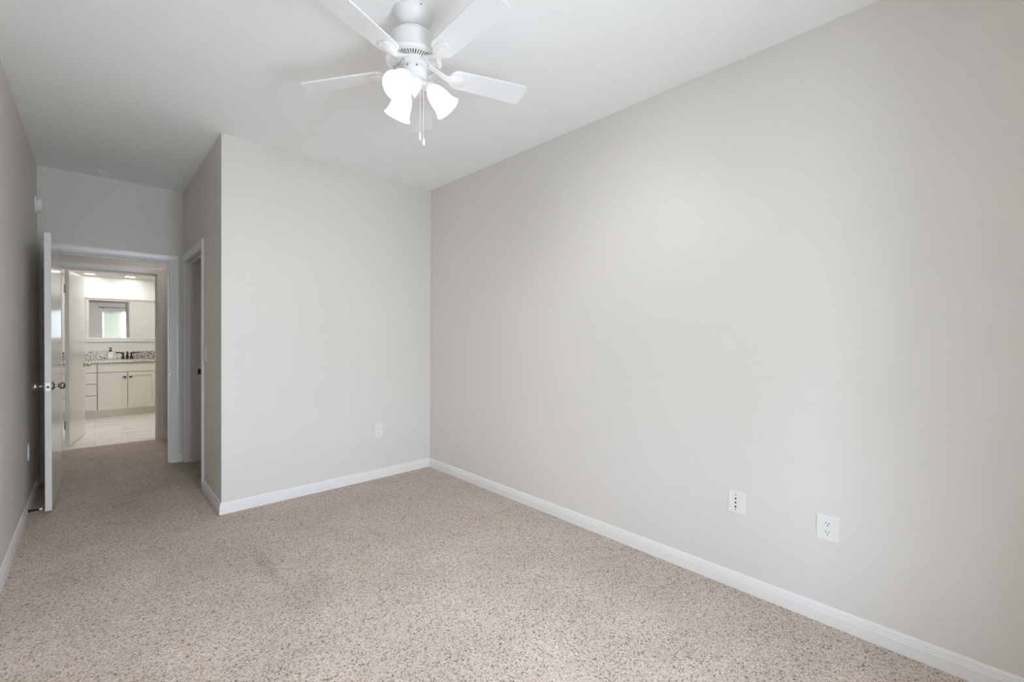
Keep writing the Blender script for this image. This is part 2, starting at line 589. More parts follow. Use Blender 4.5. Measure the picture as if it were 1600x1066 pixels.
def frame_y(name, x0, x1, y0, y1, stop_y, label, both=True):
    t = thing(name, label, 'door frame', ((x0 + x1) / 2, (y0 + y1) / 2, 0), kind='structure')
    z = DOOR_H
    obj('jamb', boxes([(x0 - J, x0, y0, y1, 0, z), (x1, x1 + J, y0, y1, 0, z), (x0 - J, x1 + J, y0, y1, z, z + J)]), M_TRIM, t)
    obj('door_stop', boxes([(x0, x0 + 0.011, stop_y, stop_y + 0.034, 0, z - 0.011), (x1 - 0.011, x1, stop_y, stop_y + 0.034, 0, z - 0.011),
                            (x0, x1, stop_y, stop_y + 0.034, z - 0.011, z)]), M_TRIM, t)
    bm = bm_new()
    casing(bm, x0 - 0.005, x1 + 0.005, z + 0.005, lambda s, v, h: (s, y0 - v, h))
    obj('casing', bm, M_TRIM, t)
    if both:
        bm = bm_new()
        casing(bm, x0 - 0.005, x1 + 0.005, z + 0.005, lambda s, v, h: (s, y1 + v, h))
        obj('casing', bm, M_TRIM, t)
    return t


f1 = frame_y('trim_1', OX0, OX1, YD, YD2, YD + 0.042, 'white casing and jamb around the bedroom doorway')
sp = obj('strike_plate', boxes([(OX1 - 0.0015, OX1 + 0.001, YD + 0.006, YD + 0.034, 0.882, 0.940)]), M_NICKEL, f1)
obj('latch_hole', boxes([(OX1 - 0.002, OX1, YD + 0.013, YD + 0.027, 0.897, 0.925)]), M_SLOT, sp)
f2 = frame_y('trim_2', BX0, BX1, YH, YH2 + 0.008, YH + 0.04, 'white casing and jamb around the bathroom doorway beyond hall')

# closet doorway (in the side wall, faces -x)
f3 = thing('trim_3', 'white casing and jamb around closet doorway beside the light switch', 'door frame', (XC + 0.06, (CY0 + CY1) / 2, 0), kind='structure')
z = DOOR_H
obj('jamb', boxes([(XC, XC + CT, CY0 - J, CY0, 0, z), (XC, XC + CT, CY1, CY1 + J, 0, z), (XC, XC + CT, CY0 - J, CY1 + J, z, z + J)]), M_TRIM, f3)
obj('door_stop', boxes([(XC + 0.045, XC + 0.08, CY0, CY0 + 0.011, 0, z - 0.011), (XC + 0.045, XC + 0.08, CY1 - 0.011, CY1, 0, z - 0.011),
                        (XC + 0.045, XC + 0.08, CY0, CY1, z - 0.011, z)]), M_TRIM, f3)
bm = bm_new()
casing(bm, CY0 - 0.005, CY1 + 0.005, z + 0.005, lambda s, v, h: (XC - v, s, h))
obj('casing', bm, M_TRIM, f3)
sp = obj('strike_plate', boxes([(XC + 0.104, XC + 0.134, CY1 - 0.0015, CY1 + 0.001, 0.886, 0.944)]), M_NICKEL, f3)
obj('latch_hole', boxes([(XC + 0.112, XC + 0.126, CY1 - 0.002, CY1, 0.901, 0.929)]), M_SLOT, sp)

# ------------------------------------------------------------------ doors
KNOB = [(0.031, 0), (0.031, 0.004), (0.024, 0.010), (0.0115, 0.014), (0.0095, 0.022), (0.0105, 0.030), (0.018, 0.036),
        (0.0245, 0.044), (0.0265, 0.052), (0.024, 0.061), (0.016, 0.067), (0.006, 0.0695), (0, 0.07)]


def door_leaf(name, label, hinge, ang, width, height, knob_z, side, hinges, two_knobs=True, gap=0.013):
    """leaf local frame: x from hinge along the leaf, y across the thickness (0 .. side*0.035)"""
    t = thing(name, label, 'door', (0, 0, 0), kind='structure')
    th = 0.035
    bm = bm_new()
    box(bm, 0.002, width, min(0, side * th), max(0, side * th), gap, height, bevel=0.0015, seg=1)
    parts = [obj('door_slab', bm, M_DOOR, t)]
    yo, yi = (max(0, side * th), min(0, side * th))
    kx = width - 0.062
    bm = bm_new(); lathe(bm, KNOB, (kx, yo, knob_z), (0, 1, 0))
    parts.append(obj('door_knob', bm, M_NICKEL, t, smooth=True))
    if two_knobs:
        bm = bm_new(); lathe(bm, KNOB, (kx, yi, knob_z), (0, -1, 0))
        parts.append(obj('door_knob', bm, M_NICKEL, t, smooth=True))
    lp = obj('latch_plate', boxes([(width - 0.0005, width + 0.0012, side * th / 2 - 0.0125, side * th / 2 + 0.0125, knob_z - 0.029, knob_z + 0.029)]), M_NICKEL, t)
    parts.append(lp)
    bm = bm_new()
    box(bm, width, width + 0.007, side * th / 2 - 0.006, side * th / 2 + 0.006, knob_z - 0.010, knob_z + 0.006, bevel=0.0015)
    lb = obj('latch_bolt', bm, M_BLACK, lp)
    for hz in hinges:
        bm = bm_new()
        lathe(bm, [(0.0065, -0.045), (0.0065, 0.045)], (-0.0055, 0, hz), (0, 0, 1), n=14)
        lathe(bm, [(0.0045, 0.045), (0.0045, 0.050), (0, 0.052)], (-0.0055, 0, hz), (0, 0, 1), n=14)
        box(bm, -0.004, 0.0025, min(0, side * 0.008), max(0, side * 0.008), hz - 0.044, hz + 0.044)
        parts.append(obj('hinge', bm, M_NICKEL, t, smooth=True))
    t.location = hinge
    t.rotation_euler = (0, 0, ang)
    for p_ in parts:
        p_.matrix_parent_inverse = Matrix.Identity(4)
    lb.matrix_parent_inverse = Matrix.Identity(4)
    return t


# bedroom door: hinged at the left jamb, swung into the room along the left wall
door_leaf('door_1', 'white flush bedroom door swung open against the left wall', (-0.248, 5.552, 0), R(-90.8), 0.952, 2.026, 0.913, 1,
          (0.28, 1.03, 1.772))
# bathroom door: hinged at the left jamb, swung into the bathroom
door_leaf('door_2', 'white flush bathroom door open inward past the hall', (-0.243, 7.048, 0), R(81.6), 0.805, 2.016, 0.902, -1,
          (0.26, 1.01, 1.80), gap=0.022)

# ------------------------------------------------------------------ bedroom window (behind the camera, seen in the bathroom mirror)
w1 = thing('window_1', 'white framed window behind the camera, reflected in bathroom mirror', 'window', ((WX0 + WX1) / 2, YB, WZ0), kind='structure')
fy0, fy1 = YB - 0.32, YB - 0.27
XM = 0.78
obj('window_frame', boxes([(WX0, WX0 + 0.04, fy0, fy1, WZ0, WZ1), (WX1 - 0.04, WX1, fy0, fy1, WZ0, WZ1),
                           (WX0 + 0.04, WX1 - 0.04, fy0, fy1, WZ0, WZ0 + 0.04), (WX0 + 0.04, WX1 - 0.04, fy0, fy1, WZ1 - 0.04, WZ1),
                           (XM, XM + 0.045, fy0, fy1, WZ0 + 0.04, WZ1 - 0.04)]), M_VINYL, w1)
obj('window_pane', boxes([(WX0 + 0.04, XM, YB - 0.298, YB - 0.293, WZ0 + 0.04, WZ1 - 0.04)]), M_GLASS, w1)
obj('window_pane', boxes([(XM + 0.045, WX1 - 0.04, YB - 0.298, YB - 0.293, WZ0 + 0.04, WZ1 - 0.04)]), M_GLASS, w1)
obj('window_sill', boxes([(WX0 - 0.03, WX1 + 0.03, YB - 0.27, YB + 0.03, WZ0 - 0.02, WZ0)]), M_TRIM, w1)

rs = thing('roller_shade', 'pale translucent roller shade drawn down over the left window sash', 'shade', (0.47, YB - 0.24, WZ1))
bm = bm_new(); lathe(bm, [(0.018, 0), (0.018, 0.495)], (0.22, YB - 0.245, WZ1 - 0.022), (1, 0, 0), n=20)
obj('roller_tube', bm, M_WHITE, rs, smooth=True)
SZ = 1.02
obj('shade_fabric', boxes([(0.225, 0.71, YB - 0.2285, YB - 0.2275, SZ, WZ1 - 0.022)]), M_SHADE, rs)
bm = bm_new(); box(bm, 0.225, 0.71, YB - 0.233, YB - 0.223, SZ - 0.022, SZ, bevel=0.003)
obj('hem_bar', bm, M_WHITE, rs)

cr = thing('curtain_rod', 'thin dark curtain rod above the reflected window', 'curtain rod', (0.7, YB + 0.07, 2.17))
bm = bm_new(); tube(bm, [(0.16, YB + 0.07, 2.172), (1.24, YB + 0.07, 2.172)], 0.009, 14)
obj('rod', bm, M_BRONZE, cr, smooth=True)
for sx_, x_ in ((-1, 0.16), (1, 1.24)):
    bm = bm_new(); lathe(bm, [(0.009, 0), (0.013, 0.004), (0.010, 0.010), (0.019, 0.022), (0.019, 0.034), (0.008, 0.046), (0, 0.048)], (x_, YB + 0.07, 2.172), (sx_, 0, 0), n=20)
    obj('finial', bm, M_BRONZE, cr, smooth=True)
for x_ in (0.215, 1.18):
    bm = bm_new()
    tube(bm, [(x_, YB, 2.160), (x_, YB + 0.07, 2.160)], 0.006, 10)
    lathe(bm, [(0.022, 0), (0.022, 0.004), (0.012, 0.007)], (x_, YB, 2.160), (0, 1, 0), n=20)
    obj('bracket', bm, M_BRONZE, cr, smooth=True)

# ------------------------------------------------------------------ ceiling fan
FX, FY = 1.038, 1.746
ZB = 2.485                       # blade height
fan = thing('ceiling_fan', 'white five-blade ceiling fan with lit three-shade light kit', 'ceiling fan', (FX, FY, H))
bm = bm_new()
lathe(bm, [(0.0, H), (0.086, H), (0.0875, H - 0.006), (0.087, H - 0.014), (0.082, H - 0.028), (0.070, H - 0.050), (0.052, H - 0.066), (0.040, H - 0.072), (0.030, H - 0.073), (0, H - 0.073)],
      (FX, FY, 0), n=56)
cn = obj('canopy', bm, M_FAN, fan, smooth=True)
for a_ in (20, 140, 260):
    bm = bm_new()
    lathe(bm, [(0.0035, 0), (0.0035, 0.002), (0, 0.003)], (FX + 0.086 * math.cos(R(a_)), FY + 0.086 * math.sin(R(a_)), H - 0.012), (math.cos(R(a_)), math.sin(R(a_)), -0.15), n=10)
    obj('screw', bm, M_GREYSLOT, cn)
bm = bm_new()
lathe(bm, [(0.022, H - 0.070), (0.022, 2.640)], (FX, FY, 0), n=32)
obj('downrod', bm, M_FAN, fan, smooth=True)
bm = bm_new()
lathe(bm, [(0, 2.655), (0.038, 2.655), (0.050, 2.652), (0.078, 2.645), (0.096, 2.630), (0.1035, 2.610), (0.1055, 2.575), (0.1060, 2.552), (0.112, 2.548), (0.1225, 2.541), (0.1245, 2.534), (0.1225, 2.526), (0.116, 2.524), (0.110, 2.524), (0, 2.524)],
      (FX, FY, 0), n=72)
mo = obj('motor_housing', bm, M_FAN, fan, smooth=True)
# vented lower ring: radial ribs over a dark ground
bm = bm_new()
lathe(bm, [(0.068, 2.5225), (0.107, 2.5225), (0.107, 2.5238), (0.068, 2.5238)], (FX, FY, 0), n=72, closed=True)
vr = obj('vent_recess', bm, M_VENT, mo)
bm = bm_new()
NV = 54
for k in range(NV):
    a_ = 2 * PI * k / NV
    c, s = math.cos(a_), math.sin(a_)
    w0, w1_ = 0.0020, 0.0032
    pts = [(0.068, -w0), (0.108, -w1_), (0.108, w1_), (0.068, w0)]
    prism(bm, [(FX + r_ * c - t_ * s, FY + r_ * s + t_ * c) for r_, t_ in pts], 2.5185, 2.5225)
lathe(bm, [(0.106, 2.519), (0.1225, 2.519), (0.1225, 2.526), (0.106, 2.526)], (FX, FY, 0), n=72, closed=True)
lathe(bm, [(0.058, 2.518), (0.070, 2.518), (0.070, 2.526), (0.058, 2.526)], (FX, FY, 0), n=72, closed=True)
obj('vent_ribs', bm, M_FAN, mo)
bm = bm_new()
lathe(bm, [(0, 2.522), (0.058, 2.522), (0.060, 2.514), (0.060, 2.500), (0.057, 2.498), (0.0, 2.498)], (FX, FY, 0), n=56)
obj('flywheel', bm, M_FAN, fan, smooth=True)
bm = bm_new()
lathe(bm, [(0, 2.498), (0.055, 2.498), (0.0575, 2.494), (0.0575, 2.468), (0.055, 2.458), (0.046, 2.452), (0, 2.450)], (FX, FY, 0), n=56)
sh = obj('switch_housing', bm, M_FAN, fan, smooth=True)
for a_ in (-110, -150, 10, 90):
    bm = bm_new()
    lathe(bm, [(0.004, 0), (0.004, 0.002), (0, 0.003)], (FX + 0.057 * math.cos(R(a_)), FY + 0.057 * math.sin(R(a_)), 2.482), (math.cos(R(a_)), math.sin(R(a_)), 0), n=12)
    obj('screw', bm, M_GREYSLOT, sh)

# five blades, each with its iron
BL_R0, BL_R1 = 0.150, 0.538


def blade_mesh():
    bm = bm_new()
    out = []
    hw0, hw1 = 0.050, 0.060
    # rounded root
    for k in range(13):
        a_ = PI / 2 + PI * k / 12
        out.append((BL_R0 + 0.036 + 0.036 * math.cos(a_), hw0 * math.sin(a_)))
    # outer end with small rounded corners
    rc = 0.016
    for k in range(7):
        a_ = -PI / 2 + PI / 2 * k / 6
        out.append((BL_R1 - rc + rc * math.cos(a_), -(hw1 - rc) + rc * math.sin(a_)))
    for k in range(7):
        a_ = PI / 2 * k / 6
        out.append((BL_R1 - rc + rc * math.cos(a_), (hw1 - rc) + rc * math.sin(a_)))
    prism(bm, out, -0.003, 0.003, bevel=0.001)
    return bm


def iron_mesh():
    bm = bm_new()
    # shaped medallion under the blade
    pts = [(0.140, 0.012), (0.158, 0.026), (0.185, 0.034), (0.208, 0.033), (0.226, 0.017), (0.226, -0.017), (0.208, -0.033), (0.185, -0.034), (0.158, -0.026), (0.140, -0.012)]
    prism(bm, pts, -0.0105, -0.003, bevel=0.0025)
    pts = [(0.150, 0.008), (0.170, 0.018), (0.196, 0.020), (0.208, 0.010), (0.208, -0.010), (0.196, -0.020), (0.170, -0.018), (0.150, -0.008)]
    prism(bm, pts, -0.0135, -0.0100, bevel=0.0015)
    return bm


def arm_mesh():
    bm = bm_new()
    n = 8
    ring = []
    for k in range(n + 1):
        t = k / n
        r_ = 0.050 + t * 0.102
        zc = 0.030 - 0.037 * (3 * t * t - 2 * t * t * t)
        w_ = 0.015 - 0.004 * math.sin(PI * t)
        h_ = 0.0045
        ring.append([bm.verts.new((r_, -w_, zc - h_)), bm.verts.new((r_, w_, zc - h_)), bm.verts.new((r_, w_, zc + h_)), bm.verts.new((r_, -w_, zc + h_))])
    for a_, b_ in zip(ring[:-1], ring[1:]):
        for j in range(4):
            bm.faces.new((a_[j], a_[(j + 1) % 4], b_[(j + 1) % 4], b_[j]))
    bm.faces.new(ring[0]); bm.faces.new(list(reversed(ring[-1])))
    bmesh.ops.recalc_face_normals(bm, faces=bm.faces)
    return bm


for k in range(5):
    a_ = R(128.2 + 72 * k)
    rot = Matrix.Translation((FX, FY, ZB)) @ Matrix.Rotation(a_, 4, 'Z')
    tilt = rot @ Matrix.Rotation(R(-11.7), 4, 'X')
    bm = blade_mesh(); bm.transform(tilt)
    bl = obj('blade', bm, M_FANBLADE, fan)
    bm = iron_mesh(); bm.transform(tilt)
    ir = obj('blade_iron', bm, M_FAN, fan, smooth=True)
    bm = arm_mesh(); bm.transform(rot)
    obj('iron_arm', bm, M_FAN, ir, smooth=True)

# light kit
bm = bm_new()
lathe(bm, [(0, 2.452), (0.034, 2.452), (0.038, 2.446), (0.038, 2.424), (0.034, 2.414), (0.026, 2.404), (0.020, 2.394), (0.017, 2.386), (0.011, 2.378), (0.006, 2.374), (0.0065, 2.369), (0, 2.365)],
      (FX, FY, 0), n=48)
lk = obj('light_kit_body', bm, M_FAN, fan, smooth=True)
LA = -29.0
for k in range(3):
    a_ = R(LA + 120 * k)
    d = Vector((math.cos(a_), math.sin(a_), 0))
    ax = (d * math.cos(R(48)) + Vector((0, 0, -1)) * math.sin(R(48))).normalized()
    c0 = Vector((FX, FY, 2.436)) + d * 0.030
    c1 = Vector((FX, FY, 2.432)) + d * 0.062
    bm = bm_new()
    tube(bm, [c0, c0 * 0.5 + c1 * 0.5 + Vector((0, 0, 0.003)), c1], 0.010, 14)
    lathe(bm, [(0, -0.004), (0.018, -0.002), (0.024, 0.006), (0.0255, 0.020), (0.0235, 0.022), (0, 0.022)], c1, ax, n=32)
    obj('lamp_holder', bm, M_FAN, fan, smooth=True)
    bm = bm_new()
    prof = [(0.022, 0.014), (0.027, 0.020), (0.036, 0.034), (0.043, 0.052), (0.0465, 0.074), (0.049, 0.096), (0.054, 0.114), (0.060, 0.126), (0.0625, 0.130)]
    inner = [(r_ - 0.003, h_) for r_, h_ in reversed(prof)]
    lathe(bm, prof + inner, c1, ax, n=48, closed=True)
    obj('glass_shade', bm, M_GLOW, fan, smooth=True)
    bm = bm_new()
    lathe(bm, [(0.011, 0.020), (0.012, 0.040), (0.020, 0.060), (0.0255, 0.080), (0.024, 0.094), (0.014, 0.106), (0, 0.110)], c1, ax, n=28)
    obj('bulb', bm, M_BULB, fan, smooth=True)

# the fan hangs a little out of true from the ball joint in its canopy
_piv = Matrix.Translation((FX, FY, ZB + 0.25))
SWAY_ROTOR = _piv @ Matrix.Rotation(-0.0342, 4, 'Y') @ Matrix.Rotation(-0.0692, 4, 'X') @ _piv.inverted()
SWAY = _piv @ Matrix.Rotation(-0.006, 4, 'Y') @ Matrix.Rotation(-0.015, 4, 'X') @ _piv.inverted()
for o_ in fan.children_recursive:
    if o_ != cn and o_.parent != cn:
        o_.data.transform(SWAY_ROTOR if o_.name.startswith(('blade', 'iron')) else SWAY)

# two pull chains with pendants
vx = Vector((0.856, -0.517, 0))       # across the room
vt = Vector((-0.517, -0.856, 0))      # towards the window side
for off, tow, zt, zb in ((0.026, 0.022, 2.425, 2.205), (0.041, 0.028, 2.440, 2.180)):
    p0 = SWAY @ (Vector((FX, FY, zt)) + vx * off + vt * tow)
    bm = bm_new()
    z_ = zt
    tube(bm, [(p0.x, p0.y, zt), (p0.x, p0.y, zb)], 0.0010, 8)
    nb = 44
    for q in range(nb):
        zz = zt + (zb - zt) * q / nb
        bmesh.ops.create_icosphere(bm, subdivisions=1, radius=0.0018, matrix=Matrix.Translation((p0.x, p0.y, zz)))
    pc = obj('pull_chain', bm, M_FAN, fan)
    bm = bm_new()
    lathe(bm, [(0, 0.002), (0.0025, 0.0), (0.0055, -0.006), (0.0065, -0.014), (0.0065, -0.028), (0.0055, -0.034), (0, -0.035)], (p0.x, p0.y, zb), n=20)
    obj('chain_pendant', bm, M_WHITE, pc, smooth=True)


# ------------------------------------------------------------------ wall plates
def plate_local(bm, w, h, t=0.0055):
    """bevelled cover plate standing on local y = 0, facing -y"""
    r = bmesh.ops.create_cube(bm, size=1.0)
    vs = r['verts']
    bmesh.ops.scale(bm, vec=(w, t, h), verts=vs)
    bmesh.ops.translate(bm, vec=(0, -t / 2, 0), verts=vs)
    es = [e for e in bm.edges if all(v.co.y < -t * 0.9 for v in e.verts)]
    bmesh.ops.bevel(bm, geom=es, offset=0.0035, segments=3, profile=0.5, affect='EDGES')


def disc(bm, x, z_, y0, y1, r, n=20, sx=1.0):
    v0 = [bm.verts.new((x + sx * r * math.cos(2 * PI * k / n), y0, z_ + r * math.sin(2 * PI * k / n))) for k in range(n)]
    v1 = [bm.verts.new((x + sx * r * math.cos(2 * PI * k / n), y1, z_ + r * math.sin(2 * PI * k / n))) for k in range(n)]
    bm.faces.new(v0); bm.faces.new(list(reversed(v1)))
    for k in range(n):
        bm.faces.new((v0[k], v1[k], v1[(k + 1) % n], v0[(k + 1) % n]))
    bmesh.ops.recalc_face_normals(bm, faces=bm.faces)


def on_wall(t, loc, rotz):
    t.location = loc
    t.rotation_euler = (0, 0, rotz)


def part(name, bm, m, t, smooth=False):
    o = obj(name, bm, m, t, smooth=smooth)
    o.matrix_parent_inverse = Matrix.Identity(4)
    return o


def receptacle(t, zc, slot_m):
    bm = bm_new()
    n = 32
    pts = []
    for k in range(n):
        a_ = 2 * PI * k / n
        pts.append((0.0172 * math.cos(a_), max(-0.0138, min(0.0138, 0.0172 * math.sin(a_)))))
    v0 = [bm.verts.new((x_, -0.0052, zc + z_)) for x_, z_ in pts]
    v1 = [bm.verts.new((x_, -0.0074, zc + z_)) for x_, z_ in pts]
    bm.faces.new(v0); bm.faces.new(list(reversed(v1)))
    for k in range(n):
        bm.faces.new((v0[k], v1[k], v1[(k + 1) % n], v0[(k + 1) % n]))
    bmesh.ops.recalc_face_normals(bm, faces=bm.faces)
    rc_ = part('receptacle', bm, M_WHITE, t)
    for x_, h_ in ((-0.0064, 0.0085), (0.0064, 0.0068)):
        part('slot', boxes([(x_ - 0.0012, x_ + 0.0012, -0.0078, -0.0070, zc + 0.0035 - h_ / 2, zc + 0.0035 + h_ / 2)]), slot_m, rc_)
    bm = bm_new(); disc(bm, 0, zc - 0.0075, -0.0070, -0.0078, 0.0026)
    part('ground_hole', bm, slot_m, rc_)


def outlet(label, loc, rotz, w, h, slot_m=M_SLOT):
    t = thing('wall_outlet', label, 'outlet', (0, 0, 0))
    bm = bm_new(); plate_local(bm, w, h)
    part('cover_plate', bm, M_WHITE, t)
    receptacle(t, 0.0195, slot_m)
    receptacle(t, -0.0195, slot_m)
    bm = bm_new(); disc(bm, 0, 0, -0.0050, -0.0064, 0.003)
    part('screw', bm, M_WHITE, t)
    on_wall(t, loc, rotz)
    return t


# rotations: face -y = 0, face -x (right wall) = -90 deg, face +x (left wall) = +90 deg
outlet('white duplex outlet with oversized plate low on the long right wall', (XR, 0.450, 0.438), R(-90), 0.088, 0.118)
outlet('white duplex outlet low on the wall facing the room', (1.878, YF, 0.434), 0, 0.072, 0.118, M_GREYSLOT)
outlet('white outlet plate low on the left wall behind open door', (XL, 4.80, 0.425), R(90), 0.072, 0.118, M_GREYSLOT)

jk = thing('jack_plate', 'white jack plate with three black ports on long right wall', 'wall plate', (0, 0, 0))
bm = bm_new(); plate_local(bm, 0.085, 0.116)
part('cover_plate', bm, M_WHITE, jk)
for z_ in (0.0185, -0.0025, -0.0235):
    bm = bm_new()
    rr = [(0.0066, -0.0050), (0.0066, -0.0068), (0.0050, -0.0070), (0.0050, -0.0052)]
    rings = [[bm.verts.new((-0.004 + r_ * math.cos(2 * PI * k / 24), y_, z_ + r_ * math.sin(2 * PI * k / 24))) for k in range(24)] for r_, y_ in rr]
    for a_, b_ in zip(rings[:-1], rings[1:]):
        for k in range(24):
            bm.faces.new((a_[k], a_[(k + 1) % 24], b_[(k + 1) % 24], b_[k]))
    bmesh.ops.recalc_face_normals(bm, faces=bm.faces)
    pt = part('port_collar', bm, M_WHITE, jk)
    bm = bm_new(); disc(bm, -0.004, z_, -0.0053, -0.0060, 0.0050)
    part('port_hole', bm, M_BLACK, pt)
for z_ in (0.0390, -0.0390):
    bm = bm_new(); disc(bm, -0.004, z_, -0.0050, -0.0064, 0.0030)
    part('screw', bm, M_GREYSLOT, jk)
on_wall(jk, (XR, 0.842, 0.447), R(-90))

sw = thing('light_switch', 'white rocker light switch on closet side wall beside closet casing', 'light switch', (0, 0, 0))
bm = bm_new(); plate_local(bm, 0.075, 0.120)
part('cover_plate', bm, M_WHITE, sw)
bm = bm_new(); box(bm, -0.0165, 0.0165, -0.0095, -0.0050, -0.033, 0.033, bevel=0.0012)
part('rocker', bm, M_WHITE, sw)
on_wall(sw, (XC, 4.335, 1.142), R(-90))

# ------------------------------------------------------------------ smoke alarm, ceiling fitting, door stop
sa = thing('smoke_alarm', 'round white smoke alarm high on the left wall', 'smoke alarm', (XL, 5.40, 2.372))
bm = bm_new()
lathe(bm, [(0, 0), (0.068, 0), (0.070, 0.003), (0.070, 0.009), (0.066, 0.012), (0, 0.012)], (XL, 5.40, 2.372), (1, 0, 0), n=48)
obj('base', bm, M_ALARM, sa, smooth=True)
bm = bm_new()
lathe(bm, [(0, 0.012), (0.050, 0.012), (0.050, 0.018), (0.060, 0.019), (0.062, 0.024), (0.060, 0.036), (0.052, 0.045), (0.030, 0.048), (0, 0.048)], (XL, 5.40, 2.372), (1, 0, 0), n=48)
hd = obj('cover', bm, M_ALARM, sa, smooth=True)
bm = bm_new()
lathe(bm, [(0, 0.047), (0.008, 0.047), (0.008, 0.050), (0, 0.051)], (XL, 5.40, 2.372), (1, 0, 0), n=20)
obj('test_button', bm, M_ALARM, hd, smooth=True)

sk = thing('sprinkler_head', 'small white fitting on the ceiling near the doorway wall', 'sprinkler', (0.043, 5.36, H))
bm = bm_new()
lathe(bm, [(0, H), (0.036, H), (0.036, H - 0.002), (0.030, H - 0.005), (0.012, H - 0.006), (0, H - 0.006)], (0.043, 5.36, 0), n=40)
obj('escutcheon', bm, M_CEIL, sk, smooth=True)
bm = bm_new()
lathe(bm, [(0, H - 0.006), (0.010, H - 0.006), (0.010, H - 0.014), (0.004, H - 0.016), (0.004, H - 0.026), (0.016, H - 0.027), (0.016, H - 0.029), (0, H - 0.029)], (0.043, 5.36, 0), n=32)
obj('deflector', bm, M_CEIL, sk, smooth=True)

ds = thing('door_stop', 'dark spring door stop with white tip on left baseboard', 'door stop', (XL + 0.014, 4.585, 0.045))
bx, by, bz = XL + 0.014, 4.585, 0.042
bm = bm_new()
lathe(bm, [(0, 0), (0.012, 0), (0.012, 0.003), (0.008, 0.010), (0, 0.010)], (bx, by, bz), (1, 0, 0), n=20)
obj('mounting_base', bm, M_BRONZE, ds, smooth=True)
bm = bm_new()
pts = []
for k in range(150):
    a_ = 2 * PI * k / 10
    t_ = k / 149
    rr_ = 0.0062 - 0.0015 * t_
    pts.append((bx + 0.010 + 0.045 * t_, by + rr_ * math.cos(a_), bz + rr_ * math.sin(a_)))
tube(bm, pts, 0.0014, 6)
obj('spring', bm, M_BRONZE, ds, smooth=True)
bm = bm_new()
lathe(bm, [(0, 0.053), (0.006, 0.053), (0.0085, 0.055), (0.0085, 0.066), (0.006, 0.069), (0, 0.069)], (bx, by, bz), (1, 0, 0), n=20)
tag(obj('rubber_tip', bm, M_RUBBER, ds, smooth=True), 'white rubber tip', None)

# ------------------------------------------------------------------ bathroom vanity
VY = 9.20                        # cabinet face
VX0, VX1 = -0.40, BXR
va = thing('bathroom_vanity', 'cream shaker vanity cabinet with black knobs under pale granite top', 'vanity', (0.37, 9.5, 0))
obj('cabinet_body', boxes([(VX0, VX1, VY + 0.034, YM - 0.002, 0.115, 0.849)]), M_CAB, va)
obj('toe_kick', boxes([(VX0, VX1, VY + 0.085, YM - 0.01, 0.0, 0.115)]), M_CAB, va)


def shaker(x0, x1, z0, z1, flat=False):
    bm = bm_new()
    y0, y1 = VY, VY + 0.033
    w = 0.055
    if flat:
        box(bm, x0, x1, y0, y1, z0, z1, bevel=0.002)
    else:
        box(bm, x0, x0 + w, y0, y1, z0, z1)
        box(bm, x1 - w, x1, y0, y1, z0, z1)
        box(bm, x0 + w, x1 - w, y0, y1, z0, z0 + w)
        box(bm, x0 + w, x1 - w, y0, y1, z1 - w, z1)
        box(bm, x0 + w, x1 - w, y0 + 0.008, y1, z0 + w, z1 - w)
    return bm


for z0_, z1_ in ((0.704, 0.838), (0.533, 0.693), (0.358, 0.523), (0.125, 0.347)):
    obj('drawer', shaker(VX0 + 0.004, 0.024, z0_, z1_, flat=True), M_CAB, va)
obj('false_front', shaker(0.036, 0.722, 0.703, 0.838, flat=True), M_CAB, va)
obj('filler_panel', shaker(0.736, VX1 - 0.004, 0.125, 0.838, flat=True), M_CAB, va)
for x0_, x1_, kx in ((0.036, 0.374, 0.344), (0.384, 0.722, 0.414)):
    d_ = obj('cabinet_door', shaker(x0_, x1_, 0.125, 0.695), M_CAB, va)
    bm = bm_new()
    box(bm, kx - 0.006, kx + 0.006, VY - 0.016, VY, 0.612, 0.624)
    box(bm, kx - 0.017, kx + 0.017, VY - 0.026, VY - 0.014, 0.605, 0.631, bevel=0.002)
    obj('knob', bm, M_BLACK, d_)

ct = thing('countertop', 'pale speckled granite vanity top with dark flecked backsplash', 'countertop', (0.37, 9.5, 0.849))
bm = bm_new(); box(bm, VX0 - 0.02, VX1, VY - 0.028, YM, 0.849, 0.885, bevel=0.003)
obj('slab', bm, M_GRANITE, ct)
bm = bm_new(); box(bm, VX0 - 0.02, VX1, YM - 0.02, YM, 0.885, 1.006, bevel=0.002)
obj('backsplash', bm, M_SPLASH, ct)

